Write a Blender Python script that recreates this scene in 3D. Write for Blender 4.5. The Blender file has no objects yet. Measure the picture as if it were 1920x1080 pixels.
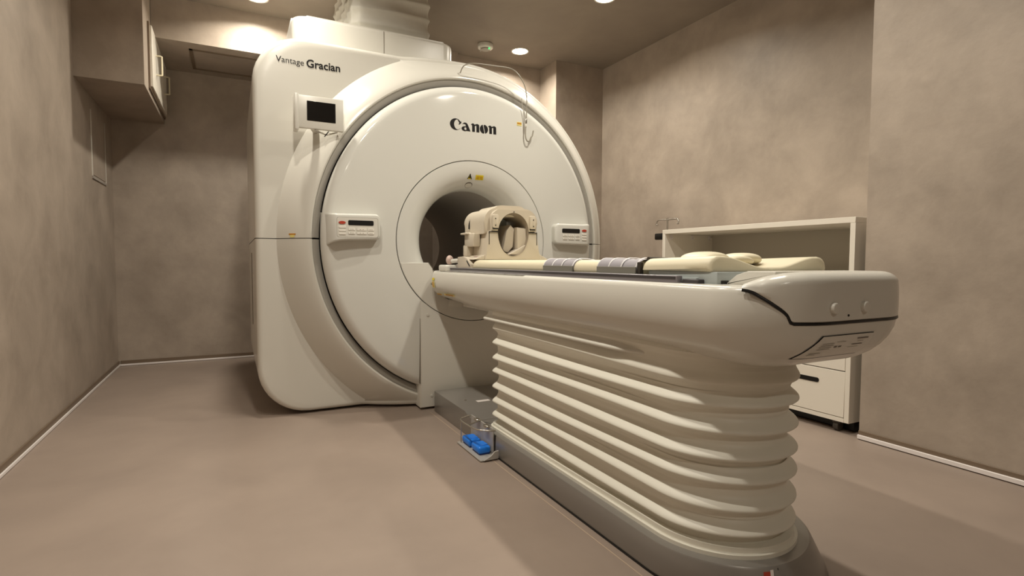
import bpy, bmesh, math, random
from mathutils import Vector, Matrix
random.seed(7)
PI = math.pi
C = bpy.context.scene.collection
sc = bpy.context.scene

# ------------------------------------------------------------------ camera
F, YAW, PITCH, ROLL = 1015.0, math.radians(27.2), math.radians(2.86), math.radians(0.2)
fw = Vector((math.sin(YAW)*math.cos(PITCH), math.cos(YAW)*math.cos(PITCH), -math.sin(PITCH)))
r0 = Vector((math.cos(YAW), -math.sin(YAW), 0)); u0 = r0.cross(fw)
rr = r0*math.cos(ROLL)+u0*math.sin(ROLL); uu = -r0*math.sin(ROLL)+u0*math.cos(ROLL)
cam = bpy.data.cameras.new('camera'); co = bpy.data.objects.new('camera', cam); C.objects.link(co)
M = Matrix.Identity(4)
for i in range(3):
    M[i][0] = rr[i]; M[i][1] = uu[i]; M[i][2] = -fw[i]
M[0][3], M[1][3], M[2][3] = 0, 0, 0.95
co.matrix_world = M
cam.sensor_width = 36; cam.lens = F*36/1920; cam.clip_start = 0.02
sc.camera = co

# ------------------------------------------------------------------ view, world
sc.view_settings.view_transform = 'Standard'; sc.view_settings.look = 'None'
sc.view_settings.gamma = 1; sc.view_settings.use_curve_mapping = False
sc.view_settings.exposure = 0.0
w = bpy.data.worlds.new('world'); sc.world = w; w.use_nodes = True
w.node_tree.nodes['Background'].inputs[0].default_value = (1, .9, .78, 1)
w.node_tree.nodes['Background'].inputs[1].default_value = 0.02
LAMP_POWER = 17.0
LAMP_COL = (1.0, .935, .81)

# ------------------------------------------------------------------ materials
def srgb(r, g, b):
    f = lambda c: (c/255/12.92) if c/255 <= .04045 else ((c/255+.055)/1.055)**2.4
    return (f(r), f(g), f(b), 1)
def mat(name, col, rough=.5, metal=0, noise=None, bump=0, emit=None, alpha=1, coat=0, spec=.5):
    m = bpy.data.materials.new(name); m.use_nodes = True
    nt = m.node_tree; b = nt.nodes['Principled BSDF']
    b.inputs['Base Color'].default_value = col
    b.inputs['Roughness'].default_value = rough; b.inputs['Metallic'].default_value = metal
    b.inputs['Specular IOR Level'].default_value = spec
    if coat: b.inputs['Coat Weight'].default_value = coat; b.inputs['Coat Roughness'].default_value = .08
    if alpha < 1: b.inputs['Alpha'].default_value = alpha
    if emit:
        b.inputs['Emission Color'].default_value = emit[0]; b.inputs['Emission Strength'].default_value = emit[1]
    if noise:
        col2, scale, stretch = noise
        tc = nt.nodes.new('ShaderNodeTexCoord'); mp = nt.nodes.new('ShaderNodeMapping')
        mp.inputs['Scale'].default_value = stretch
        n1 = nt.nodes.new('ShaderNodeTexNoise'); n1.inputs['Scale'].default_value = scale
        n1.inputs['Detail'].default_value = 6; n1.inputs['Roughness'].default_value = .6; n1.inputs['Distortion'].default_value = .25
        rp = nt.nodes.new('ShaderNodeValToRGB')
        rp.color_ramp.elements[0].position = .32; rp.color_ramp.elements[1].position = .68
        rp.color_ramp.elements[0].color = col; rp.color_ramp.elements[1].color = col2
        nt.links.new(tc.outputs['Object'], mp.inputs['Vector']); nt.links.new(mp.outputs[0], n1.inputs['Vector'])
        nt.links.new(n1.outputs['Fac'], rp.inputs[0]); nt.links.new(rp.outputs[0], b.inputs['Base Color'])
        if bump:
            n2 = nt.nodes.new('ShaderNodeTexNoise'); n2.inputs['Scale'].default_value = scale*3
            n2.inputs['Detail'].default_value = 8
            nt.links.new(mp.outputs[0], n2.inputs['Vector'])
            bp = nt.nodes.new('ShaderNodeBump'); bp.inputs['Strength'].default_value = bump; bp.inputs['Distance'].default_value = .01
            nt.links.new(n2.outputs['Fac'], bp.inputs['Height']); nt.links.new(bp.outputs[0], b.inputs['Normal'])
    return m
M_WALL = mat('plaster', srgb(154, 141, 128), .48, noise=(srgb(178, 164, 150), 3.0, (1, 1, 1)), bump=.3)
M_CEIL = mat('ceiling_paper', srgb(130, 118, 107), .75, noise=(srgb(144, 132, 118), 1.8, (1, 1, 1)), bump=.1)
M_FLOOR = mat('vinyl_floor', srgb(142, 127, 116), .45, noise=(srgb(155, 139, 127), 1.6, (1, 1, 1)), bump=.04)
M_SKIRT = mat('skirting', srgb(118, 101, 84), .5)
M_STRIP = mat('white_strip', srgb(235, 228, 225), .35)
M_SEAM = mat('floor_seam', srgb(180, 160, 140), .6)
M_WHITE = mat('white_gloss', srgb(216, 215, 208), .10, spec=.5)
M_WHITE2 = mat('white_satin', srgb(216, 213, 204), .3)
M_COVER = mat('white_cover', srgb(213, 210, 201), .22)
M_SILVER = mat('silver_band', srgb(170, 166, 158), .45, metal=.15)
M_BASE = mat('silver_base', srgb(146, 142, 137), .32, metal=.4)
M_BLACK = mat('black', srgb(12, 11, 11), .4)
M_GAP = mat('dark_gap', srgb(30, 27, 24), .8)
M_LINE = mat('seam_line', srgb(120, 112, 100), .6)
M_BORE = mat('bore_grey', srgb(165, 158, 150), .45)
M_BELLOWS = mat('bellows_vinyl', srgb(226, 223, 211), .45)
M_CREAM = mat('cream_vinyl', srgb(222, 213, 186), .45)
M_COIL = mat('cream_plastic', srgb(206, 196, 178), .35)
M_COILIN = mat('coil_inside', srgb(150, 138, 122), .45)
M_PAD = mat('clear_grey_pad', srgb(200, 190, 175), .4)
M_RAIL = mat('rail_grey', srgb(138, 134, 140), .35, metal=.3)
M_GROOVE = mat('rail_groove', srgb(62, 58, 60), .5)
M_PLATE = mat('couch_plate', srgb(176, 184, 184), .35)
M_STRAP = mat('strap_grey', srgb(146, 142, 148), .6)
M_STRAPLO = mat('strap_side', srgb(128, 126, 116), .6)
M_STRAPLINE = mat('strap_stitch', srgb(215, 213, 215), .6)
M_VELCRO = mat('velcro', srgb(60, 54, 46), .9)
M_SCREEN = mat('dark_screen', srgb(24, 22, 20), .18)
M_RED = mat('red_button', srgb(178, 66, 48), .35)
M_KEY = mat('key_white', srgb(232, 228, 218), .3)
M_KEYSH = mat('key_mark', srgb(158, 152, 140), .5)
M_YEL = mat('yellow_label', srgb(222, 202, 30), .5)
M_YEL2 = mat('pale_yellow_label', srgb(226, 212, 130), .5)
M_ORANGE = mat('orange_mark', srgb(190, 130, 40), .5)
M_INK = mat('ink', srgb(26, 23, 22), .5, spec=.2)
M_INK2 = mat('grey_ink', srgb(112, 104, 94), .6)
M_BLUE = mat('blue_pedal', srgb(28, 128, 240), .35)
M_DBLUE = mat('dark_blue', srgb(10, 50, 130), .4)
M_METAL = mat('steel', srgb(190, 186, 178), .25, metal=.9)
M_CAB = mat('cabinet_white', srgb(232, 225, 212), .4)
M_CABIN = mat('cabinet_inside', srgb(188, 181, 167), .5)
M_FABRIC = mat('white_sheet', srgb(216, 213, 203), .7, noise=(srgb(206, 203, 193), 5, (1, 1, 1)), bump=.1)
M_LAMP = mat('lamp_diffuser', (1, .9, .75, 1), .5, emit=((1, .84, .62, 1), 14))
M_GREEN = mat('green_led', srgb(40, 200, 90), .4, emit=((.1, 1, .3, 1), 1.0))
M_PINK = mat('pink_plug', srgb(205, 180, 170), .5)
M_TUBE = mat('tube_grey', srgb(150, 144, 130), .35)
M_PAINT = mat('grey_paint', srgb(170, 166, 160), .4)
M_CASTER = mat('caster_grey', srgb(70, 64, 58), .5)

# ------------------------------------------------------------------ helpers
def mesh(name, V, Fc, m, parent=None, smooth=False, angle=40):
    me = bpy.data.meshes.new(name); me.from_pydata([tuple(v) for v in V], [], Fc); me.update()
    bm = bmesh.new(); bm.from_mesh(me); bmesh.ops.remove_doubles(bm, verts=bm.verts, dist=1e-6)
    bmesh.ops.recalc_face_normals(bm, faces=bm.faces); bm.to_mesh(me); bm.free()
    return link(name, me, m, parent, smooth, angle)
def link(name, me, m, parent=None, smooth=False, angle=40):
    ms = m if isinstance(m, (list, tuple)) else [m]
    for k in ms: me.materials.append(k)
    if smooth:
        me.shade_smooth()
        me.set_sharp_from_angle(angle=math.radians(angle))
    o = bpy.data.objects.new(name, me); C.objects.link(o)
    if parent:
        o.parent = parent
        o.matrix_parent_inverse = Matrix.Translation(-world_loc(parent))
    return o
def world_loc(o):
    v = Vector(o.location)
    if o.parent: v = v + world_loc(o.parent) + o.matrix_parent_inverse.translation
    return v
def tag(o, label=None, cat=None, group=None, kind=None):
    if label: o['label'] = label
    if cat: o['category'] = cat
    if group: o['group'] = group
    if kind: o['kind'] = kind
    return o
def thing(name, loc, label, cat, group=None):
    o = bpy.data.objects.new(name, None); o.empty_display_size = .05; C.objects.link(o); o.location = loc
    return tag(o, label, cat, group)
def struct(o): o['kind'] = 'structure'; return o
def bmobj(name, bm, m, parent, smooth, angle=40):
    bmesh.ops.recalc_face_normals(bm, faces=bm.faces)
    me = bpy.data.meshes.new(name); bm.to_mesh(me); bm.free()
    return link(name, me, m, parent, smooth, angle)
def box(name, x0, x1, y0, y1, z0, z1, m, parent=None, bev=0, seg=3):
    bm = bmesh.new(); bmesh.ops.create_cube(bm, size=1)
    for v in bm.verts:
        v.co = Vector((x0+(v.co.x+.5)*(x1-x0), y0+(v.co.y+.5)*(y1-y0), z0+(v.co.z+.5)*(z1-z0)))
    if bev: bmesh.ops.bevel(bm, geom=list(bm.edges), offset=bev, segments=seg, profile=.5, affect='EDGES')
    return bmobj(name, bm, m, parent, bool(bev))
def prism(name, pts, ax, a0, a1, m, parent=None, bev=0, seg=2, smooth=None, angle=40):
    """2D polygon extruded along axis ax ('X': pts=(y,z), 'Y': pts=(x,z), 'Z': pts=(x,y))"""
    def P(p, a):
        return {'X': (a, p[0], p[1]), 'Y': (p[0], a, p[1]), 'Z': (p[0], p[1], a)}[ax]
    bm = bmesh.new()
    A = [bm.verts.new(P(p, a0)) for p in pts]; B = [bm.verts.new(P(p, a1)) for p in pts]
    n = len(pts)
    fa = bm.faces.new(A); fb = bm.faces.new(B[::-1])
    for i in range(n): bm.faces.new((A[i], B[i], B[(i+1) % n], A[(i+1) % n]))
    if bev:
        es = [e for e in bm.edges if (e in fa.edges or e in fb.edges)]
        bmesh.ops.bevel(bm, geom=es, offset=bev, segments=seg, profile=.5, affect='EDGES')
    return bmobj(name, bm, m, parent, bool(bev) if smooth is None else smooth, angle)
def rrect(x0, x1, y0, y1, r, n=6):
    if not isinstance(r, (list, tuple)): r = [r]*4   # corners: (x1,y1),(x0,y1),(x0,y0),(x1,y0)
    out = []
    for (cx, cy, a), q in zip(((x1, y1, 0), (x0, y1, 90), (x0, y0, 180), (x1, y0, 270)), r):
        sx = -1 if cx == x1 else 1; sy = -1 if cy == y1 else 1
        for k in range(n+1):
            t = math.radians(a+90*k/n)
            out.append((cx+sx*q+q*math.cos(t), cy+sy*q+q*math.sin(t)))
    return out
def tube(name, pts, r, m, parent=None, n=10, closed=False):
    P = [Vector(p) for p in pts]; V = []; Fc = []
    N = len(P); up = None
    for i, p in enumerate(P):
        if closed: t = (P[(i+1) % N]-P[i-1]).normalized()
        else: t = (P[min(i+1, N-1)]-P[max(i-1, 0)]).normalized()
        if up is None:
            up = Vector((0, 0, 1)) if abs(t.z) < .9 else Vector((1, 0, 0))
        s = t.cross(up).normalized(); up = s.cross(t).normalized()
        rad = r[i] if isinstance(r, (list, tuple)) else r
        for k in range(n):
            a = 2*PI*k/n; V.append(p+(s*math.cos(a)+up*math.sin(a))*rad)
    for i in range(N if closed else N-1):
        j = (i+1) % N
        for k in range(n):
            Fc.append((i*n+k, i*n+(k+1) % n, j*n+(k+1) % n, j*n+k))
    if not closed:
        Fc.append(tuple(range(n))[::-1]); Fc.append(tuple((N-1)*n+k for k in range(n)))
    return mesh(name, V, Fc, m, parent, True, 60)
def smooth_pts(pts, sub=6):
    P = [Vector(p) for p in pts]; out = []
    for i in range(len(P)-1):
        p0 = P[max(i-1, 0)]; p1 = P[i]; p2 = P[i+1]; p3 = P[min(i+2, len(P)-1)]
        for k in range(sub):
            t = k/sub
            out.append(.5*((2*p1)+(p2-p0)*t+(2*p0-5*p1+4*p2-p3)*t*t+(-p0+3*p1-3*p2+p3)*t**3))
    out.append(P[-1]); return out
def cyl(name, c, r, h, m, parent=None, ax='Z', n=32, bev=0, r2=None):
    bm = bmesh.new()
    bmesh.ops.create_cone(bm, cap_ends=True, segments=n, radius1=r, radius2=r if r2 is None else r2, depth=h)
    if bev:
        es = [e for e in bm.edges if abs(abs(e.verts[0].co.z)-h/2) < 1e-5 and abs(e.verts[0].co.z-e.verts[1].co.z) < 1e-5]
        bmesh.ops.bevel(bm, geom=es, offset=bev, segments=3, profile=.5, affect='EDGES')
    R = {'Z': Matrix.Identity(4), 'Y': Matrix.Rotation(PI/2, 4, 'X'), 'X': Matrix.Rotation(PI/2, 4, 'Y')}[ax]
    bm.transform(Matrix.Translation(Vector(c)) @ R)
    return bmobj(name, bm, m, parent, True, 35)
def grid(name, fn, nu, nv, m, parent=None, cu=False, cv=False, smooth=True, angle=50, caps=False):
    V = []; Fc = []
    for i in range(nu):
        for j in range(nv): V.append(fn(i/(nu if cu else nu-1), j/(nv if cv else nv-1)))
    for i in range(nu if cu else nu-1):
        for j in range(nv if cv else nv-1):
            a = i*nv+j; b = ((i+1) % nu)*nv+j; c = ((i+1) % nu)*nv+(j+1) % nv; d = i*nv+(j+1) % nv
            Fc.append((a, b, c, d))
    if caps:
        Fc.append(tuple(range(nv))); Fc.append(tuple((nu-1)*nv+j for j in range(nv))[::-1])
    return mesh(name, V, Fc, m, parent, smooth, angle)
def multi(name, polys, m, parent, thick=.0015, place=None, yat=0.0):
    """flat 2D polygons (x,z) as slabs lying on a surface; place maps (x,z,d)->xyz"""
    V = []; Fc = []; mi = []
    if place is None: place = lambda x, z, d: (x, yat-d, z)
    for P in polys:
        b = len(V); n = len(P)
        V += [place(p[0], p[1], thick) for p in P]; V += [place(p[0], p[1], -thick) for p in P]
        Fc.append(tuple(range(b, b+n))); Fc.append(tuple(range(b+n, b+2*n))[::-1])
        for i in range(n): Fc.append((b+i, b+n+i, b+n+(i+1) % n, b+(i+1) % n))
    return mesh(name, V, Fc, m, parent)
def text(name, s, m, parent, x0, z0, width, height, place, bold=0, slope=0.0, thick=.0012):
    cu = bpy.data.curves.new(name, 'FONT'); cu.body = s; cu.size = 1; cu.offset = bold; cu.resolution_u = 3
    to = bpy.data.objects.new(name+'_tmp', cu); C.objects.link(to)
    bpy.context.view_layer.update()
    dg = bpy.context.evaluated_depsgraph_get()
    me = bpy.data.meshes.new_from_object(to.evaluated_get(dg))
    bpy.data.objects.remove(to)
    xs = [v.co.x for v in me.vertices]; ys = [v.co.y for v in me.vertices]
    ax, bx = min(xs), max(xs)
    ay = 0; by = max(ys)
    bm = bmesh.new(); bm.from_mesh(me)
    bmesh.ops.remove_doubles(bm, verts=bm.verts, dist=1e-5)
    for v in bm.verts:
        X = x0+(v.co.x-ax)/(bx-ax)*width; Z = z0+(v.co.y-ay)/(by-ay)*height+slope*(X-x0)
        v.co = Vector(place(X, Z, thick))
    me2 = bpy.data.meshes.new(name); bm.to_mesh(me2); bm.free(); bpy.data.meshes.remove(me)
    return link(name, me2, m, parent)
def sstep(t):
    t = min(1, max(0, t)); return t*t*(3-2*t)

# ------------------------------------------------------------------ room shell
XL, XP, XR, YB, YW, H, YN = -.93, 2.978, 3.54, 5.86, 5.11, 2.99, -2.4
ZB = 2.667; YBULK = 5.06
struct(box('floor', XL-.1, XR+.1, YN-.1, YB+.1, -.1, 0, M_FLOOR))
struct(box('ceiling', XL-.1, XR+.1, YN-.1, YB+.1, H, H+.1, M_CEIL))
struct(box('wall_left', XL-.1, XL, YN-.1, YB+.1, 0, H, M_WALL))
struct(box('wall_back', XL, XR+.1, YB, YB+.1, 0, H, M_WALL))
struct(box('wall_front', XL, XR+.1, YN-.1, YN, 0, H, M_WALL))
struct(box('wall_right', XR, XR+.1, YN, YB, 0, H, M_WALL))
struct(box('wall_right_near', XP, XR, YN, 1.70, 0, H, M_WALL))
struct(box('wall_back_right', 2.0, XR, YW, YB, 0, H, M_WALL))
struct(box('wall_column', 2.956, XR, 4.786, YW, 0, H, M_WALL))
struct(box('trim_1', -.53, 2.0, YBULK, YB, ZB, H, M_WALL))          # bulkhead over the back wall
struct(box('trim_2', XL, -.532, 4.62, YB, 2.177, H, M_WALL))        # boxed soffit on the left wall
# shallow hatch outline in the bulkhead's underside
hf = thing('ceiling_hatch', (.05, 5.45, ZB), 'square access hatch outline in the shaded underside of the bulkhead', 'hatch')
for a in ((-.29, -.265, 5.2, 5.72), (.5, .525, 5.2, 5.72), (-.29, .525, 5.2, 5.225), (-.29, .525, 5.695, 5.72)):
    box('frame', a[0], a[1], a[2], a[3], ZB-.006, ZB, M_SKIRT, hf)
# skirting boards with a white strip along the floor
def skirt(name, a):
    x0, x1, y0, y1 = a
    b = struct(box(name, x0, x1, y0, y1, 0, .048, M_SKIRT, None, .002, 1))
    return b
bl = skirt('baseboard_left', (XL, XL+.008, YN, YB))
box('edge_strip', XL+.008, XL+.017, YN, YB, .002, .018, M_STRIP, bl, .002, 1)
bb = skirt('baseboard_back', (XL+.017, 2.0, YB-.008, YB))
box('edge_strip', XL+.017, 2.0, YB-.017, YB-.008, .002, .018, M_STRIP, bb, .002, 1)
br = skirt('baseboard_right', (XP-.008, XP, YN, 1.70))
box('edge_strip', XP-.019, XP-.008, YN, 1.70, .004, .026, M_STRIP, br, .002, 1)
struct(box('trim_3', 1.078, 1.082, .2, 3.22, 0, .0006, M_SEAM))        # joint line in the floor sheet beside the table

# downlights
LAMPS = [(.2, 4.75), (.22, 3.38), (.22, 2.15), (.22, 1.20), (2.52, 4.75), (2.6, 3.5), (1.86, 2.5), (1.86, 1.45), (.22, -1.7)]  # last entry is an added fill light, unseen behind the camera
labels = ['lit round ceiling downlight above the left bulkhead, at the top edge of the photo',
    'round ceiling downlight above the front left edge of the scanner',
    'round ceiling downlight near the left wall, level with the middle of the patient table',
    'round ceiling downlight near the left wall, level with the foot end of the patient table',
    'lit round ceiling downlight beyond the scanner, just right of the ceiling sensor',
    'lit round ceiling downlight above the right shoulder of the scanner, nearer than the sensor',
    'round ceiling downlight right above the middle of the patient table',
    'round ceiling downlight right above the foot end of the patient table',
    'added unseen fill light on the ceiling behind the camera, near the left wall']
for i, (x, y) in enumerate(LAMPS):
    lab = labels[i]
    t = thing('ceiling_downlight', (x, y, H), lab, 'ceiling light', 'ceiling downlights')
    grid('trim_ring', lambda u, v: (x+[.074, .086, .088, .074][int(round(v*3))]*math.cos(2*PI*u), y+[.074, .086, .088, .074][int(round(v*3))]*math.sin(2*PI*u), H-[.004, .006, .0, .0][int(round(v*3))]), 40, 4, M_WHITE2, t, cu=True, cv=True)
    cyl('diffuser', (x, y, H-.002), .074, .003, M_LAMP, t, n=40)
    L = bpy.data.lights.new('lamp', 'AREA'); L.shape = 'DISK'; L.size = .10; L.energy = LAMP_POWER; L.color = LAMP_COL
    L.spread = math.radians(152)
    lo = bpy.data.objects.new('lamp', L); C.objects.link(lo); lo.location = (x, y, H-.008)
    lo.parent = t; lo.matrix_parent_inverse = Matrix.Translation((-x, -y, -H))

# ------------------------------------------------------------------ MRI scanner
CX, CZ = 1.412, 1.078
g = thing('mri_scanner', (CX, 4.2, 0), 'large white MRI scanner with round domed front and open bore', 'MRI scanner')
AX, AZ = 1.0, 1.055
YRIDGE, YFLAT, YEND = 3.355, 3.52, 5.0
def rr_sd(x, z, x0=.115, x1=2.53, z0=.012, z1=2.284, r=.29):
    cx, cz = (x0+x1)/2, (z0+z1)/2
    qx = abs(x-cx)-((x1-x0)/2-r); qz = abs(z-cz)-((z1-z0)/2-r)
    return math.hypot(max(qx, 0), max(qz, 0))+min(max(qx, qz), 0)-r
def bound(th):
    c, s_ = math.cos(th), math.sin(th)
    d = math.degrees(th) % 360
    if d <= 90:
        return 1.117+.026*sstep((d-40)/50)
    lo, hi = .9, 2.2
    for _ in range(40):
        mid = (lo+hi)/2
        if rr_sd(CX+mid*AX*c, CZ+mid*AZ*s_) > 0: hi = mid
        else: lo = mid
    return lo
def flareY(s):
    u = min(1, max(0, (s-1.012)/.17))
    return YFLAT-(YFLAT-YRIDGE)*(1-u**1.35)
def shell_pt(th, v):
    """v row index 0..NR: front face rows then side rows"""
    B = bound(th); c, s_ = math.cos(th), math.sin(th)
    R = math.hypot(AX*c, AZ*s_); ins = .035/R
    S0 = 1.0
    Bi = max(B-ins, S0+.004)
    rows = 22
    if v < 3:       # crest of the ridge
        s = S0+[0, .003, .010][v]; y = YRIDGE+[.016, .004, 0][v]
        s = min(s, Bi)
        return (CX+s*AX*c, y, CZ+s*AZ*s_)
    k = v-3
    if k < rows:
        sa, sm = min(S0+.010, Bi), S0+.182
        if Bi > sm+.004: s = sa+(sm-sa)*(k+1)/14 if k < 14 else sm+(Bi-sm)*(k-13)/(rows-14)
        else: s = sa+(Bi-sa)*(k+1)/rows
        return (CX+s*AX*c, flareY(s), CZ+s*AZ*s_)
    k -= rows
    yb = flareY(Bi)
    if k < 5:
        a = (k+1)/5*PI/2
        s = Bi+(B-Bi)*math.sin(a); y = yb+.04*(1-math.cos(a))
        return (CX+s*AX*c, y, CZ+s*AZ*s_)
    k -= 5
    y = [yb+.10, 4.0, 4.5, YEND-.04, YEND][k]
    s = B-(0 if k < 4 else ins*.8)
    return (CX+s*AX*c, y, CZ+s*AZ*s_)
NV = 3+22+5+5
def angles(a0, a1):
    # denser around the corners
    out = []
    n = 120
    for i in range(n+1): out.append(math.radians(a0+(a1-a0)*i/n))
    return out
def shell(name, a0, a1, dz):
    A = angles(a0, a1)
    def fn(u, v):
        th = A[int(round(u*(len(A)-1)))]
        p = shell_pt(th, int(round(v*(NV-1))))
        z = p[2]
        if dz > 0: z = max(z, CZ+dz) if z < CZ+.01 else z
        else: z = min(z, CZ+dz) if z > CZ-.01 else z
        return (p[0], p[1], z)
    return grid(name, fn, len(A), NV, M_COVER, g, angle=35)
shell('upper_cover', 0, 180, .0022)
shell('lower_cover', 180, 360, -.0022)
box('seam_gasket', .135, .46, 3.56, YEND-.05, CZ-.0025, CZ+.0025, M_GAP, g)
box('seam_gasket', 2.37, 2.5, 3.50, YEND-.05, CZ-.0025, CZ+.0025, M_GAP, g)
# silver band: two halves
def band(name, a0, a1):
    prof = [(1.0, YRIDGE+.016), (.994, YRIDGE+.014), (.966, YRIDGE+.024), (.960, YRIDGE+.030), (.958, 3.44)]
    def fn(u, v):
        th = math.radians(a0+(a1-a0)*u); s, y = prof[int(round(v*4))]
        # ellipse morph: disc edge .958 x 1.01
        return (CX+s*AX*math.cos(th), y, CZ+s*AZ*math.sin(th))
    return grid(name, fn, 100, 5, M_SILVER, g, angle=30)
band('silver_band', .25, 179.75); band('silver_band', 180.25, 359.75)
def shadow_gap(u, v):
    th = 2*PI*u; s = [.958, .94][int(round(v))]
    return (CX+s*AX*math.cos(th), [3.425, 3.43][int(round(v))], CZ+s*AZ*math.sin(th))
grid('dome_gap', shadow_gap, 120, 2, M_GAP, g, cu=True)
# domed front disc
DA, DB, RR, YR = .9555, 1.0085, .522, 3.285
def dome_edge(th): return DA*DB/math.hypot(DB*math.cos(th), DA*math.sin(th))
def dome_y(t):
    y = YR+.024*t*t
    if t > .88:
        u = min(1, (t-.88)/.12); y += .058*(1-math.sqrt(max(0, 1-u*u)))
    return y
def dome_xy(x, z, d=0):
    th = math.atan2(z-CZ, x-CX); r = math.hypot(x-CX, z-CZ)
    return (x, dome_y(min(1, max(0, (r-RR)/(dome_edge(th)-RR))))-d, z)
TS = [0, .004]+[i/18*.88 for i in range(1, 19)]+[.88+.12*math.sin(k/8*PI/2) for k in range(1, 9)]
def dome(u, v):
    th = 2*PI*u; t = TS[int(round(v*(len(TS)-1)))]
    r = RR+.0015+(dome_edge(th)-RR-.0015)*t
    y = dome_y(t)+(.006 if v == 0 else 0)
    return (CX+r*math.cos(th), y, CZ+r*math.sin(th))
grid('domed_front', dome, 180, len(TS), M_WHITE, g, cu=True, angle=60)
# bore surround (flared mouth) above the docking cover
RB, YM = .343, 3.43
FL = []
for k in range(21):
    q = k/20
    r = RR-.002-(RR-RB)*(q**.85 if q < 1 else 1)
    y = YR+(YM-YR)*(1-math.sqrt(max(0, 1-q**2.6)))
    FL.append((r, y))
FL[-1] = (RB, YM+.02)
FLP = [(RR-.0015, YR+.006), (RR-.003, YR)]+FL[1:]
def flare(u, v):
    th = 2*PI*u; r, y = FLP[int(round(v*(len(FLP)-1)))]
    return (CX+r*math.cos(th), y, CZ+r*math.sin(th))
grid('bore_surround', flare, 140, len(FLP), M_WHITE, g, cu=True, angle=70)
cyl_n = 96
def liner(u, v):
    th = 2*PI*u; r, y = [(RB, YM+.02), (RB, 4.0), (RB, 4.6), (RB+.02, YEND)][int(round(v*3))]
    return (CX+r*math.cos(th), y, CZ+r*math.sin(th))
grid('bore_liner', liner, cyl_n, 4, M_BORE, g, cu=True)
def rear(u, v):
    th = 2*PI*u; B = bound(th)-.03; k = v
    c, s_ = math.cos(th), math.sin(th)
    x0, z0 = (RB+.02)*c, (RB+.02)*s_; x1, z1 = B*AX*c, B*AZ*s_
    return (CX+x0+(x1-x0)*k, YEND, CZ+z0+(z1-z0)*k)
grid('rear_cover', rear, 120, 3, M_COVER, g, cu=True)
# docking cover: fills the lower segment of the bore circle
ZD = .937
def docking():
    pts = []
    a0 = math.asin((ZD-CZ)/(RR-.003))
    th0 = PI-a0; th1 = 2*PI+a0      # left to right through the bottom
    for k in range(41):
        th = th0+(th1-th0)*k/40
        pts.append((CX+(RR-.004)*math.cos(th), CZ+(RR-.004)*math.sin(th)))
    # V notch in the middle-left part of the top edge, deep recess for the table
    pts += [(1.73, ZD), (1.69, .87), (1.135, .87), (1.12, .90), (1.095, ZD)]
    return pts
prism('docking_cover', docking(), 'Y', YR-.0012, YM+.30, M_WHITE2, g, .003, 1)
box('bore_table_bridge', 1.14, 1.69, YR+.02, 4.95, .80, .875, M_WHITE2, g, .01)
tube('docking_seam', [(1.095, YR-.001, ZD), (1.12, YR-.001, .905), (1.128, YR-.001, .872)], .002, M_LINE, g, 6)
# central front panel under the bore
def cpanel():
    pts = [(1.04, .014), (1.784, .014)]
    a0 = math.acos((1.784-CX)/(RR+.002)); 
    for k in range(21):
        a = -a0-(PI-2*a0)*k/20
        pts.append((CX+(RR+.002)*math.cos(a), CZ+(RR+.002)*math.sin(a)))
    return pts
prism('centre_panel', cpanel(), 'Y', YR-.002, 3.43, M_WHITE2, g, .008, 3)
box('centre_seam', 1.0365, 1.0398, YR+.001, YR+.02, .17, .70, M_LINE, g)
cyl('screw_cap', (1.088, YR-.003, .607), .010, .006, M_WHITE2, g, 'Y', 20, .001)
cyl('screw_cap', (1.112, YR-.003, .088), .008, .006, M_WHITE2, g, 'Y', 20, .001)
# black slab standing in for the contact shadow under the covers
prism('contact_shade', rrect(.32, 2.4, 3.60, 4.9, .1), 'Z', 0, .03, M_BLACK, g)
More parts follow.
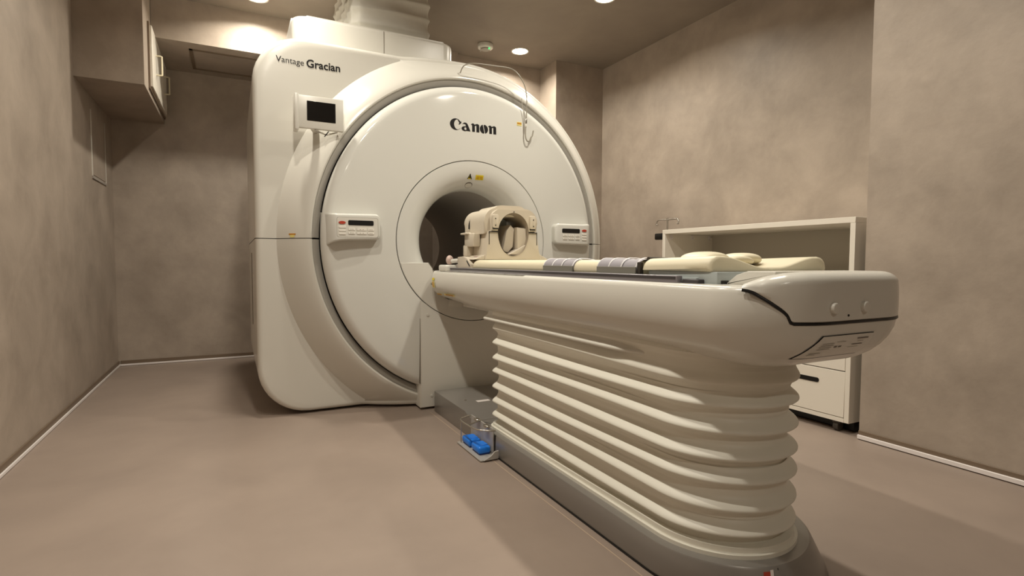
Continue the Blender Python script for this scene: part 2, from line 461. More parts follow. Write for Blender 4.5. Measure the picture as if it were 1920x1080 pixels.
# lettering
body_place = lambda x, z, d: (x, YFLAT-d, z)
text('product_lettering', 'Vantage', M_INK, g, .244, 2.119, .155, .034, body_place, .0, -.02)
text('product_lettering', 'Gracian', M_INK, g, .413, 2.112, .196, .047, body_place, .022, .0)
def canon_polys():
    P = []
    def quadstrip(o, i):
        return [[o[k], o[k+1], i[k+1], i[k]] for k in range(len(o)-1)]
    def arc(cx, cz, rx, rz, a0, a1, n=26):
        return [(cx+rx*math.cos(math.radians(a0+(a1-a0)*k/n)), cz+rz*math.sin(math.radians(a0+(a1-a0)*k/n))) for k in range(n+1)]
    # C: heavy crescent with a beak
    P += quadstrip(arc(.50, .50, .50, .52, 52, 322), arc(.65, .50, .30, .46, 62, 312))
    P.append([(.66, .97), (.80, .90), (.93, .76), (.97, .84), (.99, .66), (.80, .50), (.74, .52), (.82, .66), (.74, .80)])
    # a: heavy leaning stem and a filled bowl
    ox = 1.02
    P += quadstrip(arc(ox+.27, .19, .29, .22, 30, 350), arc(ox+.32, .20, .10, .13, 30, 350))
    P.append([(ox+.30, .70), (ox+.52, .62), (ox+.76, .0), (ox+.46, .0), (ox+.36, .42)])
    P.append([(ox+.05, .60), (ox+.22, .75), (ox+.40, .74), (ox+.52, .62), (ox+.34, .60), (ox+.18, .62)])
    def n_(ox):
        P.append([(ox-.02, .66), (ox+.08, .58), (ox+.08, .0), (ox+.32, .0), (ox+.32, .66), (ox+.20, .76), (ox+.10, .76)])
        P.append([(ox+.32, .54), (ox+.32, .66), (ox+.42, .73), (ox+.46, .62)])
        P.append([(ox+.38, .60), (ox+.44, .73), (ox+.58, .76), (ox+.70, .68), (ox+.72, .56), (ox+.72, .0), (ox+.46, .0), (ox+.46, .58)])
    n_(1.86)
    ox = 2.66
    P.append(arc(ox+.33, .36, .35, .41, 104, 268)+[(ox+.38, .02), (ox+.25, .70)])
    P.append(arc(ox+.37, .36, .35, .41, -76, 88)+[(ox+.32, .70), (ox+.45, .02)])
    n_(3.42)
    return P
CW = .325/4.14
cp = [[(1.243+p[0]*CW, 1.788+p[1]*.067/.95) for p in q] for q in canon_polys()]
multi('brand_lettering', cp, M_INK, g, .0015, dome_xy)
# small labels
tri = [(1.365, 1.484), (1.398, 1.484), (1.384, 1.516)]
def flare_place(x, z, d):
    r = math.hypot(x-CX, z-CZ)
    for (r1, y1), (r2, y2) in zip(FLP[1:], FLP[2:]):
        if r <= r1 and r >= r2: return (x, y1+(y2-y1)*(r1-r)/(r1-r2+1e-9)-d, z)
    return (x, YR-d, z)
multi('warning_label', [tri], M_YEL, g, .002, flare_place)
multi('warning_symbol', [[(1.376, 1.489), (1.389, 1.489), (1.3835, 1.506)], [(1.365, 1.484), (1.370, 1.484), (1.386, 1.514), (1.383, 1.517)], [(1.398, 1.484), (1.393, 1.484), (1.382, 1.512), (1.384, 1.517)]], M_INK, g, .003, flare_place)
multi('warning_label', [[(1.423, 1.482), (1.478, 1.482), (1.478, 1.512), (1.423, 1.512)]], M_YEL, g, .002, flare_place)
multi('warning_text', [[(1.43+.024*i, 1.488+.010*j), (1.448+.024*i, 1.488+.010*j), (1.448+.024*i, 1.492+.010*j), (1.43+.024*i, 1.492+.010*j)] for i in range(2) for j in range(2)], M_ORANGE, g, .003, flare_place)
# oval finger recess above the bore
ov = [(1.388+.026*math.cos(a*PI/16), 1.449+.017*math.sin(a*PI/16)) for a in range(32)]
multi('laser_window', [ov], M_LINE, g, .001, flare_place)
ov2 = [(1.388+.023*math.cos(a*PI/16), 1.446+.0125*math.sin(a*PI/16)) for a in range(32)]
multi('laser_window_glass', [ov2], M_WHITE2, g, .003, flare_place)
multi('service_label', [[(.292, 1.098), (.326, 1.098), (.326, 1.107), (.292, 1.107)]], M_ORANGE, g, .002, lambda x, z, d: (x, flareY(math.hypot((x-CX)/AX, (z-CZ)/AZ))-d, z))
multi('service_label', [[(.298, 1.084), (.320, 1.084), (.320, 1.098), (.298, 1.098)]], M_YEL2, g, .002, lambda x, z, d: (x, flareY(math.hypot((x-CX)/AX, (z-CZ)/AZ))-d, z))
multi('service_label', [[(1.727, 1.868), (1.763, 1.868), (1.763, 1.893), (1.727, 1.893)]], M_YEL2, g, .002, dome_xy)
multi('service_label', [[(1.729, 1.878), (1.761, 1.878), (1.761, 1.888), (1.729, 1.888)]], M_ORANGE, g, .003, dome_xy)

# control panels on the dome
def control(side):
    if side < 0:
        X0, X1 = .475, .783
        pts = [(.466, 1.232), (.474, 1.228), (.485, 1.223), (.505, 1.221), (.530, 1.220), (.56, 1.221), (.745, 1.224), (.765, 1.219), (.778, 1.206), (.783, 1.19), (.783, 1.10), (.778, 1.085), (.766, 1.075), (.75, 1.071), (.60, 1.067), (.545, 1.066), (.515, 1.058), (.490, 1.043), (.475, 1.029), (.466, 1.018)]
    else:
        pts = [(2.345, 1.226), (2.32, 1.222), (2.30, 1.220), (2.275, 1.216), (2.24, 1.214), (2.05, 1.213), (2.022, 1.208), (2.008, 1.195), (2.002, 1.18), (2.006, 1.105), (2.012, 1.085), (2.026, 1.072), (2.05, 1.068), (2.29, 1.064), (2.32, 1.060), (2.345, 1.045)]
    YF = 3.232
    R_ = .014
    def interp(P, x):
        P = sorted(P)
        if x <= P[0][0]: return P[0][1]
        for (a, za), (b, zb) in zip(P, P[1:]):
            if x <= b: return za+(zb-za)*(x-a)/max(1e-9, b-a)
        return P[-1][1]
    if side < 0:
        top = [(.462, 1.236), (.472, 1.229), (.487, 1.224), (.510, 1.221), (.545, 1.220), (.760, 1.224)]
        bot = [(.462, 1.012), (.475, 1.028), (.490, 1.041), (.515, 1.055), (.545, 1.063), (.60, 1.067), (.760, 1.071)]
        xs = [.462, .468, .475, .483, .492, .502, .515, .530, .545, .57, .60, .65, .70]+[.753+.030*math.sin(k*PI/20) for k in range(11)]
    else:
        top = [(2.03, 1.213), (2.24, 1.214), (2.30, 1.219), (2.33, 1.224), (2.362, 1.232)]
        bot = [(2.03, 1.068), (2.29, 1.064), (2.32, 1.058), (2.362, 1.035)]
        xs = [2.032-.030*math.cos(k*PI/20) for k in range(11)]+[2.08, 2.14, 2.20, 2.24, 2.27, 2.29, 2.305, 2.32, 2.335, 2.35, 2.362]
    def cp_fn(u, v):
        x = xs[int(round(u*(len(xs)-1)))]; zt, zb = interp(top, x), interp(bot, x)
        e = (.525-x)/.063 if side < 0 else (x-2.275)/.087
        yf = YF+(.158*e**1.6 if e > 0 else 0)
        q = (x-.753)/.030 if side < 0 else (2.032-x)/.030
        if q > 0:
            c = 1-math.sqrt(max(0, 1-q*q)); zt -= .030*c; zb += .030*c; yf += .016*c
        k = int(round(v*13)); yb = 3.42
        if k == 0: return (x, yb, zt)
        if k == 13: return (x, yb, zb)
        rr_ = R_
        if k <= 6:
            a = (k-1)/5*PI/2; return (x, yf+rr_*(1-math.sin(a)), zt-rr_*(1-math.cos(a)))
        a = (12-k)/5*PI/2; return (x, yf+rr_*(1-math.sin(a)), zb+rr_*(1-math.cos(a)))
    p = grid('control_panel', cp_fn, len(xs), 14, M_WHITE, g, angle=70, caps=True)
    def rct(x0, x1, z0, z1, m, nm, d=.002, r=.004):
        return prism(nm, rrect(x0, x1, z0, z1, r, 4), 'Y', YF-d, YF+.004, m, p, .0008, 1)
    if side < 0:
        rct(.530, .768, 1.083, 1.200, M_KEYSH, 'keypad_border', .0004, .012)
        rct(.532, .766, 1.085, 1.198, M_WHITE2, 'keypad_plate', .0008, .011)
        rct(.594, .740, 1.154, 1.183, M_BLACK, 'display', .003, .007)
        bx, cols, grows = .541, [(.595, .633), (.643, .698), (.706, .742)], 1.160
    else:
        rct(2.055, 2.203, 1.149, 1.179, M_BLACK, 'display', .003, .007)
        bx, cols = 2.222, [(2.062, 2.098), (2.108, 2.156), (2.166, 2.202)]
    ovl = [(bx+.019+.020*math.cos(a*PI/12), 1.168+.0085*math.sin(a*PI/12)) for a in range(24)]
    prism('stop_button', ovl, 'Y', YF-.005, YF+.004, M_RED, p, .001, 1)
    for k in range(3):
        z = 1.137-.019*k
        rct(bx, bx+.040, z-.001, z+.013, M_KEY, 'key', .004, .004)
        rct(bx+.002, bx+.038, z-.0035, z-.0012, M_KEYSH, 'key_shadow_line', .001, .0008)
    for (c0, c1) in cols:
        for k in range(2):
            z = 1.124-.021*k
            rct(c0, c1, z-.001, z+.015, M_KEY, 'key', .004, .004)
            rct(c0+.002, c1-.002, z-.0035, z-.0012, M_KEYSH, 'key_shadow_line', .001, .0008)
            for q in (.35, .65):
                xx = c0+(c1-c0)*q; rct(xx-.003, xx+.003, z+.004, z+.008, M_KEYSH, 'key_symbol', .0045, .001)
    return p
control(-1); control(1)

# monitor on the left shoulder
mo = box('monitor', .338, .590, 3.315, 3.345, 1.703, 1.887, M_WHITE2, g, .005, 2)
mo['label'] = 'flat white monitor with a dark screen'
# a slight turn about its left edge
box('screen', .388, .545, 3.3125, 3.318, 1.746, 1.857, M_SCREEN, mo, .001, 1)
box('monitor_bracket', .322, .345, 3.31, 3.40, 1.690, 1.893, M_WHITE2, mo, .006, 2)
tube('monitor_arm', smooth_pts([(.345, 3.36, 1.76), (.42, 3.40, 1.74), (.47, 3.50, 1.72)]), .022, M_WHITE2, mo)
tube('hinge_bar', [(.43, 3.33, 1.697), (.50, 3.34, 1.680), (.56, 3.36, 1.705)], .005, M_METAL, mo)
tube('hinge_bar', [(.485, 3.335, 1.668), (.508, 3.335, 1.700)], .003, M_INK, mo)
mo2 = mo
# top housing and the fabric-wrapped pipe
th_ = prism('top_housing', rrect(.36, 1.455, 3.75, 4.9, .09, 8), 'Z', 2.27, 2.512, M_WHITE2, g, .022, 4)
box('housing_seam', .9385, .9415, 3.7485, 3.80, 2.30, 2.506, M_LINE, th_)
def duct():
    X0, X1, Y0, Y1 = .76, 1.32, 3.87, 4.66
    base = rrect(X0, X1, Y0, Y1, .05, 5)
    L = []; n = len(base)
    # subdivide perimeter evenly
    per = []
    for i in range(n):
        a = Vector(base[i]); b = Vector(base[(i+1) % n]); k = max(1, int((b-a).length/.03))
        for j in range(k): per.append(a+(b-a)*j/k)
    cx, cy = (X0+X1)/2, (Y0+Y1)/2
    nz = 56; N = len(per)
    def fn(u, v):
        p = per[int(round(u*N)) % N]; z = 2.505+v*(H-2.505)
        a = math.atan2(p[1]-cy, p[0]-cx)
        ph = z*2*PI/.10+.7*math.sin(2*a+1)+.35*math.sin(5*a)
        d = -.016+.020*(1-abs(math.sin(ph/2+.35*math.sin(3*a))))**1.2+.004*math.sin(7*a+z*23)
        # gathered vertical folds near the left front corner
        if p[0] < .80: d += .010*math.sin(p[1]*50+z*14)*(1 if p[0] < X0+.03 else .5)
        q = Vector((p[0]-cx, p[1]-cy)); q.normalize()
        if v < .12: d += .012*(1-v/.12)
        return (p[0]+q.x*d, p[1]+q.y*d, z)
    return grid('fabric_duct', fn, N, nz, M_FABRIC, g, cu=True, angle=80)
duct()['label'] = 'gathered white sheet wrapped round the pipe to the ceiling'
# cable line along the left side of the shell
box('side_slot', .112, .118, 4.2, 4.22, .5, 1.0, M_LINE, g)

# thin tube arching over the top of the ring with a hook hanging down
ct = thing('hanging_tube', (1.351, 3.40, 2.19), 'thin clear tube arching from the scanner top with a hooked end hanging down', 'tube')
tp = smooth_pts([(1.345, 3.37, 2.18), (1.355, 3.33, 2.214), (1.40, 3.29, 2.224), (1.55, 3.28, 2.230), (1.68, 3.27, 2.225), (1.755, 3.27, 2.16), (1.785, 3.27, 2.08), (1.788, 3.27, 1.99), (1.785, 3.27, 1.90)])
tube('tube', tp, .0035, M_TUBE, ct, 8)
tube('tube', smooth_pts([(1.765, 3.30, 2.055), (1.765, 3.29, 2.00), (1.775, 3.275, 1.95), (1.782, 3.27, 1.905)]), .0025, M_TUBE, ct, 8)
cyl('connector', (1.783, 3.27, 1.895), .0075, .03, M_METAL, ct, 'Z', 16, .001)
cyl('connector', (1.782, 3.27, 1.868), .007, .02, M_WHITE2, ct, 'Z', 16, .001)
tube('hook', smooth_pts([(1.781, 3.27, 1.86), (1.779, 3.27, 1.80), (1.790, 3.27, 1.768), (1.808, 3.27, 1.765), (1.82, 3.27, 1.79), (1.832, 3.27, 1.805), (1.84, 3.27, 1.84)]), .0045, M_TUBE, ct, 8)
for s_ in ():
    pass

# small dark bracket on the wall beyond the scanner
bk = prism('wall_bracket', [(2.70, 2.60), (2.76, 2.61), (2.757, 2.565)], 'Y', YW-.08, YW, M_BLACK, None, .004, 2)
tag(bk, 'small dark bracket on the bright back wall just above the scanner rim', 'bracket')

# ------------------------------------------------------------------ patient table
TX = 1.412
t = thing('patient_table', (TX, 2.1, 0), 'long white patient table with pleated bellows on a grey metal base', 'patient table')
# -- base
def stadium(x0, x1, ynear, yfar, rn, rf, n=20):
    cx = (x0+x1)/2; w = (x1-x0)/2; out = []
    # counterclockwise from far right
    out += [(x1, yfar-rf)]
    for k in range(1, n//2+1):
        a = PI/2*k/(n//2); out.append((x1-rf+rf*math.cos(a), yfar-rf+rf*math.sin(a)))
    for k in range(n//2+1):
        a = PI/2+PI/2*k/(n//2); out.append((x0+rf+rf*math.cos(a), yfar-rf+rf*math.sin(a)))
    for k in range(1, 12): out.append((x0, yfar-rf+(ynear+rn-yfar+rf)*k/12))
    for k in range(2*n+1):
        a = PI+PI*k/(2*n); out.append((cx+w*math.cos(a), ynear+rn+rn*math.sin(a)))
    for k in range(1, 12): out.append((x1, ynear+rn+(yfar-rf-ynear-rn)*k/12))
    return out
def normals(pl):
    out = []
    n = len(pl)
    for i in range(n):
        a = Vector(pl[i-1]); b = Vector(pl[(i+1) % n]); d = (b-a).normalized()
        out.append(Vector((d.y, -d.x)))
    return out
base = stadium(1.112, 1.712, .922, 2.60, .33, .004)
bn = normals(base)
def base_fn(u, v):
    i = int(round(u*len(base))) % len(base); p = base[i]; n = bn[i]
    k = int(round(v*6))
    z = [0, .012, .06, .098, .104, .106, .106][k]
    wgt = max(0, (1+(n.x*.45-n.y*.89))/2)**3
    d = [0, 0, -.012*wgt*2, -.022*wgt*2-.001, -.024*wgt*2-.004, -.026*wgt*2-.012, 0][k]
    if k == 6: return (TX+(p[0]-TX)*.6, 1.75+(p[1]-1.75)*.8, z)
    if k == 0: d = -.004
    return (p[0]+n.x*d, p[1]+n.y*d, z)
grid('base', base_fn, len(base), 7, M_BASE, t, cu=True, angle=30)
prism('base_plug', [(TX+(p[0]-TX)*.62, 1.75+(p[1]-1.75)*.82) for p in base], 'Z', .09, .1055, M_BASE, t)
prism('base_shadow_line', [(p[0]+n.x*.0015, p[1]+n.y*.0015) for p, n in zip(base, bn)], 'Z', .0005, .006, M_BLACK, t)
# raised base cover between bellows and scanner with a sloped step
pr_ = [(3.235, .0), (3.235, .128), (2.72, .128), (2.66, .108), (2.60, .104), (2.60, .0)]
prism('base_cover', pr_, 'X', 1.112, 1.712, M_BASE, t, .004, 2)
box('base_joint', 1.1105, 1.116, 2.336, 2.342, .004, .104, M_BLACK, t)
box('cover_label', 1.25, 1.33, 2.86, 2.895, .1275, .1295, M_STRIP, t)
box('cover_label', 1.34, 1.44, 2.87, 2.885, .1275, .1292, M_LINE, t)
cyl('cover_screw', (1.20, 2.93, .129), .007, .004, M_METAL, t, n=16)
# tag on the base end
def base_end(ang, z, d):
    cx = TX; w = .30; rn = .33
    a = math.radians(ang); n = Vector((math.cos(a)/w, math.sin(a)/rn)).normalized()
    wgt = max(0, (1+(n.x*.45-n.y*.89))/2)**3
    off = -.024*wgt*2*min(1, z/.1)+d
    return (cx+w*math.cos(a)+n.x*off, 1.252+rn*math.sin(a)+n.y*off, z)
def patch(name, a0, a1, z0, z1, m, d=.0015):
    return grid(name, lambda u, v: base_end(a0+(a1-a0)*u, z0+(z1-z0)*v, d), 5, 4, m, t)
patch('rating_tag', 243, 249, .010, .078, M_LINE, .002)
patch('rating_tag_header', 243, 247, .078, .094, M_RED, .002)
patch('rating_tag_header', 247, 249, .080, .098, M_STRIP, .0025)
patch('rating_tag_print', 244, 246, .055, .064, M_INK2, .003)
patch('rating_tag_print', 247, 248.3, .045, .062, M_INK, .003)
patch('base_seam', 252.0, 252.5, .002, .1, M_GAP, .001)
# -- bellows
bel = stadium(1.150, 1.620, 1.0, 2.49, .25, .05)
beln = normals(bel)
ZT, Z0 = .705, .108
NZB = 220
P_B = .0735
rnd = [random.uniform(-.25, .25) for _ in range(20)]
def bel_fn(u, v):
    i = int(round(u*len(bel))) % len(bel); p = bel[i]; n = beln[i]
    z = Z0+(ZT-Z0)*v
    k = (z-.170)/P_B
    zz = k
    amp = .030
    if z > .56: amp = .030-.016*sstep((z-.56)/.06)
    f_ = zz % 1.0
    uu_ = f_/.64*.5 if f_ < .64 else .5+(f_-.64)/.36*.5
    c = (1+math.cos(2*PI*uu_))/2
    d = -amp*(1-c**1.9)
    d += .003*math.sin(p[1]*5+int(round(k))*1.7)*(1-c)
    if z < .135: d = -.004-(.0 if z > .118 else -.006)
    sag = .0035*math.sin(p[1]*3.1+round(k)*2.3)
    if v < .03 or v > .97: sag = 0
    return (p[0]+n.x*d, p[1]+n.y*d, z+sag)
bw = grid('bellows', bel_fn, len(bel), NZB, M_BELLOWS, t, cu=True, angle=80)
bw['label'] = 'white pleated bellows'
prism('bellows_rim', [(p[0]+n.x*.006, p[1]+n.y*.006) for p, n in zip(bel, beln)], 'Z', .105, .118, M_BELLOWS, t, .004, 2)
# -- tray body
TX0, TX1, TY0, TY1 = 1.100, 1.724, .82, 3.275
plan = rrect(TX0, TX1, TY0, TY1, [.07, .07, .20, .20], 44)
# densify straight runs
pp = []
for i in range(len(plan)):
    a = Vector(plan[i]); b = Vector(plan[(i+1) % len(plan)]); k = max(1, int((b-a).length/.12))
    for j in range(k): pp.append(a+(b-a)*j/k)
plan = pp; pn = normals(plan)
PROF = [(.888, .03), (.888, .018), (.886, .010), (.880, .004), (.870, .0), (.850, -.006), (.825, -.009), (.800, -.008), (.775, -.003), (.750, .008), (.725, .026), (.705, .048), (.690, .072), (.680, .094), (.675, .115), (.672, .14), (.672, .18)]
def prof_in(z):
    for (z1, d1), (z2, d2) in zip(PROF[3:], PROF[4:]):
        if z2 <= z <= z1: return d1+(d2-d1)*(z1-z)/(z1-z2)
    return PROF[-1][1]
def tray_fn(u, v):
    i = int(round(u*len(plan))) % len(plan); p = plan[i]; n = pn[i]
    z, d = PROF[int(round(v*(len(PROF)-1)))]
    # far end is shallower; the head end sweeps up
    up = sstep((p[1]-2.55)/.75)
    zz = z
    if z < .80: zz = .80+(z-.80)*(1-.30*up)
    return (p[0]-n.x*d, p[1]-n.y*d, zz)
tray = grid('table_body', tray_fn, len(plan), len(PROF), M_COVER, t, cu=True, angle=60)
def inset(d): return [(p[0]-n.x*d, p[1]-n.y*d) for p, n in zip(plan, pn)]
prism('body_top', inset(.028), 'Z', .875, .8885, M_COVER, t)
prism('body_underside', inset(.16), 'Z', .668, .720, M_COVER, t)
# lower lip where the bellows hang
lip = stadium(1.136, 1.65, 1.12, 2.555, .40, .03)
lipn = normals(lip)
LP = [(.650, -.012), (.650, -.003), (.653, 0), (.659, 0), (.663, -.004), (.669, -.013), (.680, -.024), (.705, -.030)]
grid('bellows_holder', lambda u, v: (lip[int(round(u*len(lip))) % len(lip)][0]+lipn[int(round(u*len(lip))) % len(lip)].x*LP[int(round(v*7))][1],
     lip[int(round(u*len(lip))) % len(lip)][1]+lipn[int(round(u*len(lip))) % len(lip)].y*LP[int(round(v*7))][1], LP[int(round(v*7))][0]), len(lip), 8, M_WHITE2, t, cu=True, angle=60)
# -- scale marks along the top edge near the head end
for k in range(9):
    y = 3.05-.115*k
    box('scale_mark', 1.112, 1.134, y-.0006, y+.0006, .888, .8893, M_LINE, t)
box('scale_plate', 1.108, 1.136, 2.05, 3.12, .8882, .8888, M_WHITE2, t)
# -- couch top, rails
box('couch_plate', 1.16, 1.665, 1.12, 3.02, .886, .9045, M_PLATE, t, .003, 2)
for x0, x1 in ((1.130, 1.1525), (1.6875, 1.71)):
    rl = box('rail', x0, x1, 1.165, 3.0, .887, .9095, M_RAIL, t, .003, 2)
    box('rail_groove', x0-.0010, x1+.0010, 1.17, 2.995, .8990, .9065, M_GROOVE, rl)
box('rail_holder', 1.145, 1.20, 1.10, 1.16, .886, .900, M_GROOVE, t, .002, 1)
box('head_block', 1.115, 1.24, 3.03, 3.16, .886, .925, M_WHITE2, t, .012, 3)
box('head_block', 1.24, 1.60, 3.03, 3.22, .886, .905, M_WHITE2, t, .008, 2)
# -- foot cap over the near end
capp = []
cap_n = []
def cap_ang(p):
    """angle round the near left corner (mirrored on the right): 180 side, 270 end"""
    x = p[0] if p[0] < TX else 2*TX-p[0]
    if x > TX0+.20: return 270
    return math.degrees(math.atan2(p[1]-(TY0+.20), x-(TX0+.20))) % 360
def lerp_tab(tab, a):
    if a <= tab[0][0]: return tab[0][1]
    for (a0, b0), (a1, b1) in zip(tab, tab[1:]):
        if a <= a1: return b0+(b1-b0)*(a-a0)/(a1-a0)
    return tab[-1][1]
ZB_TAB = [(205, .884), (210, .881), (214, .876), (224, .854), (231, .836), (235, .824), (236.5, .808), (238, .803), (270, .803)]
ZT_TAB = [(205, .894), (212, .903), (222, .914), (235, .922), (250, .926), (270, .927)]
co_ = [(Vector(p), n) for p, n in zip(plan, pn) if p[1] < TY0+.2 and cap_ang(p) >= 205]
def cap_zb(p): return lerp_tab(ZB_TAB, cap_ang(p))
CAPROWS = 12
def cap_fn(u, v):
    i = int(round(u*(len(co_)-1))); p, n = co_[i]; k = int(round(v*(CAPROWS-1)))
    zb = cap_zb(p); ztop = lerp_tab(ZT_TAB, cap_ang(p))
    hgt = ztop-zb; ar = min(.030, hgt*.75)
    if k < 5:
        z = [zb, zb+.003, zb+(hgt-ar)*.4, zb+(hgt-ar)*.7, zb+(hgt-ar)][k]
        d = [-.004, -.0105, -.0115, -.0110, -.0095][k]
        return (p[0]-n.x*d, p[1]-n.y*d, z)
    q = (k-4)/7; a = q*PI/2
    d = -.0095+.040*(1-math.cos(a)); z = ztop-ar+ar*math.sin(a)
    return (p[0]-n.x*d, p[1]-n.y*d, z)
cap = grid('foot_cap', cap_fn, len(co_), CAPROWS, M_COVER, t, angle=60)
capv = [(p[0]-n.x*.0303, p[1]-n.y*.0303, lerp_tab(ZT_TAB, cap_ang(p))-.0002) for p, n in co_]
nC = len(capv); TV = []; TF = []
for i in range(nC//2):
    a = capv[i]; b = capv[nC-1-i]
    for k in range(9):
        q = k/8; TV.append((a[0]+(b[0]-a[0])*q, a[1]+(b[1]-a[1])*q, a[2]+(b[2]-a[2])*q))
for i in range(nC//2-1):
    for k in range(8): TF.append((i*9+k, (i+1)*9+k, (i+1)*9+k+1, i*9+k+1))
mesh('foot_cap_top', TV, TF, M_COVER, t, True, 60)
# sloping shoulder of the cap down to the couch
prism('foot_cap_step', [(.90, .886), (.90, .9255), (.985, .9255), (1.02, .915), (1.05, .893), (1.05, .886)], 'X', 1.20, 1.624, M_COVER, t, .006, 2)
box('couch_end', 1.17, 1.655, 1.055, 1.33, .886, .9215, M_PLATE, t, .003, 2)
for xx in (1.185, 1.275): box('couch_slot', xx, xx+.028, 1.0535, 1.06, .889, .898, M_BLACK, t)
gp = [(p[0]+n.x*.0075, p[1]+n.y*.0075, cap_zb(p)-.0025) for p, n in co_]
tube('cap_gap', gp, .0042, M_BLACK, t, 8)
# buttons on the end
YE = TY0-.0105
for bx in (1.293, 1.417):
    b_ = cyl('end_button', (bx, YE-.004, .838), .0135, .014, M_WHITE2, t, 'Y', 28, .003)
    b_['label'] = 'round white push button'
cyl('indicator_hole', (1.355, YE+.001, .818), .0028, .006, M_INK, t, 'Y', 12)
# rating plate under the end
def end_surf(x, z, d):
    if x < TX0+.20:
        R_ = .20-prof_in(z)+d
        return (x, TY0+.20-math.sqrt(max(1e-6, R_*R_-(x-TX0-.20)**2)), z)
    return (x, TY0+prof_in(z)-d, z)
def eplate(x0a, x0b, x1, z0, z1, m, nm, d):
    def fn(u, v):
        z = z0+(z1-z0)*v; xl = x0a+(x0b-x0a)*v
        return end_surf(xl+(x1-xl)*u, z, d)
    return grid(nm, fn, 8, 6, m, t)
eplate(1.232, 1.272, 1.482, .7055, .7695, M_GAP, 'rating_plate_edge', .0020)
eplate(1.236, 1.275, 1.485, .7075, .7675, M_WHITE2, 'rating_plate', .0035)
for (x0, x1, z, hh) in ((1.255, 1.315, .746, .0016), (1.252, 1.318, .741, .0016), (1.250, 1.314, .736, .0016), (1.248, 1.312, .731, .0016), (1.235, 1.29, .720, .0016), (1.232, 1.275, .716, .0014), (1.338, 1.375, .749, .0014), (1.340, 1.352, .734, .005), (1.358, 1.370, .734, .004), (1.418, 1.465, .754, .0035), (1.425, 1.450, .747, .0014), (1.41, 1.455, .738, .0022), (1.40, 1.445, .731, .0012)):
    if x0 < 1.3: x0 += .030; x1 += .015
    eplate(x0, x0, x1, z, z+hh, M_INK2 if hh > .002 else M_KEYSH, 'rating_print', .0045)
# yellow labels at the head end of the tray side
def side_surf(y, z, d): return (TX0+prof_in(z)-d, y, z)
def slabel(y0, y1, z0, z1, m, nm='warning_label', d=.003):
    up0 = .0
    return grid(nm, lambda u, v: side_surf(y0+(y1-y0)*u, z0+(z1-z0)*v, d), 4, 4, m, t)
slabel(3.16, 3.20, .83, .845, M_YEL); slabel(3.155, 3.20, .785, .825, M_YEL2)
slabel(3.172, 3.19, .79, .82, M_ORANGE, 'label_print', .004); slabel(3.2, 3.212, .80, .812, M_INK, 'label_print', .004)
slabel(3.07, 3.16, .742, .752, M_YEL2); slabel(2.86, 3.03, .745, .757, M_YEL2)
slabel(3.08, 3.15, .744, .750, M_ORANGE, 'label_print', .004); slabel(2.88, 3.0, .747, .754, M_ORANGE, 'label_print', .004)

# ------------------------------------------------------------------ mattress pieces and straps
MX0, MX1 = 1.165, 1.675
def msec(n=28, lo=.905, hi=.962, dip=.028, r=.036):
    pts = [(MX0+.004, lo), (MX0, lo+.006)]
    pts.append((MX0-.002, hi-r))
    for k in range(1, 6):
        a = PI-PI/2*k/5; pts.append((MX0-.002+r+r*math.cos(a), hi-r+r*math.sin(a)))
    for k in range(1, n):
        s = k/n; x = MX0+r+.01+(MX1-MX0-2*r-.02)*s
        q = 1-abs(2*s-1)
        pts.append((x, hi-dip*sstep(q*1.15)))
    for k in range(0, 6):
        a = PI/2-PI/2*k/5; pts.append((MX1+.002-r+r*math.cos(a), hi-r+r*math.sin(a)))
    pts += [(MX1, lo+.006), (MX1-.004, lo)]
    return pts
def mattress(name, y0, y1, label, lo=.905, hi0=.957, hi1=.957, dip=.028):
    ys = [y0, y0+.003, y0+.012]+[y0+.012+(y1-y0-.024)*k/6 for k in range(1, 6)]+[y1-.012, y1-.003, y1]
    S = [msec(28, lo, hi0+(hi1-hi0)*(y-y0)/(y1-y0), dip) for y in ys]
    def fn(u, v):
        i = int(round(u*(len(ys)-1))); p = S[i][int(round(v*len(S[i]))) % len(S[i])]
        sh = {0: .010, 1: .003, len(ys)-1: .010, len(ys)-2: .003}.get(i, 0)
        x = p[0]+(sh if p[0] < TX else -sh); z = p[1]-(sh*.8 if p[1] > .93 else 0)
        return (x, ys[i], z)
    o = grid(name, fn, len(ys), len(S[0]), M_CREAM, None, cv=True, angle=60, caps=True)
    return tag(o, label, 'mattress')
mattress('head_mattress', 1.39, 2.74, 'long cream vinyl mattress under the head coil and the two grey straps', hi0=.955, hi1=.955)
mattress('foot_mattress', 1.075, 1.355, 'short cream vinyl mattress with dished end at the foot of the table', .922, .967, .959, .032)
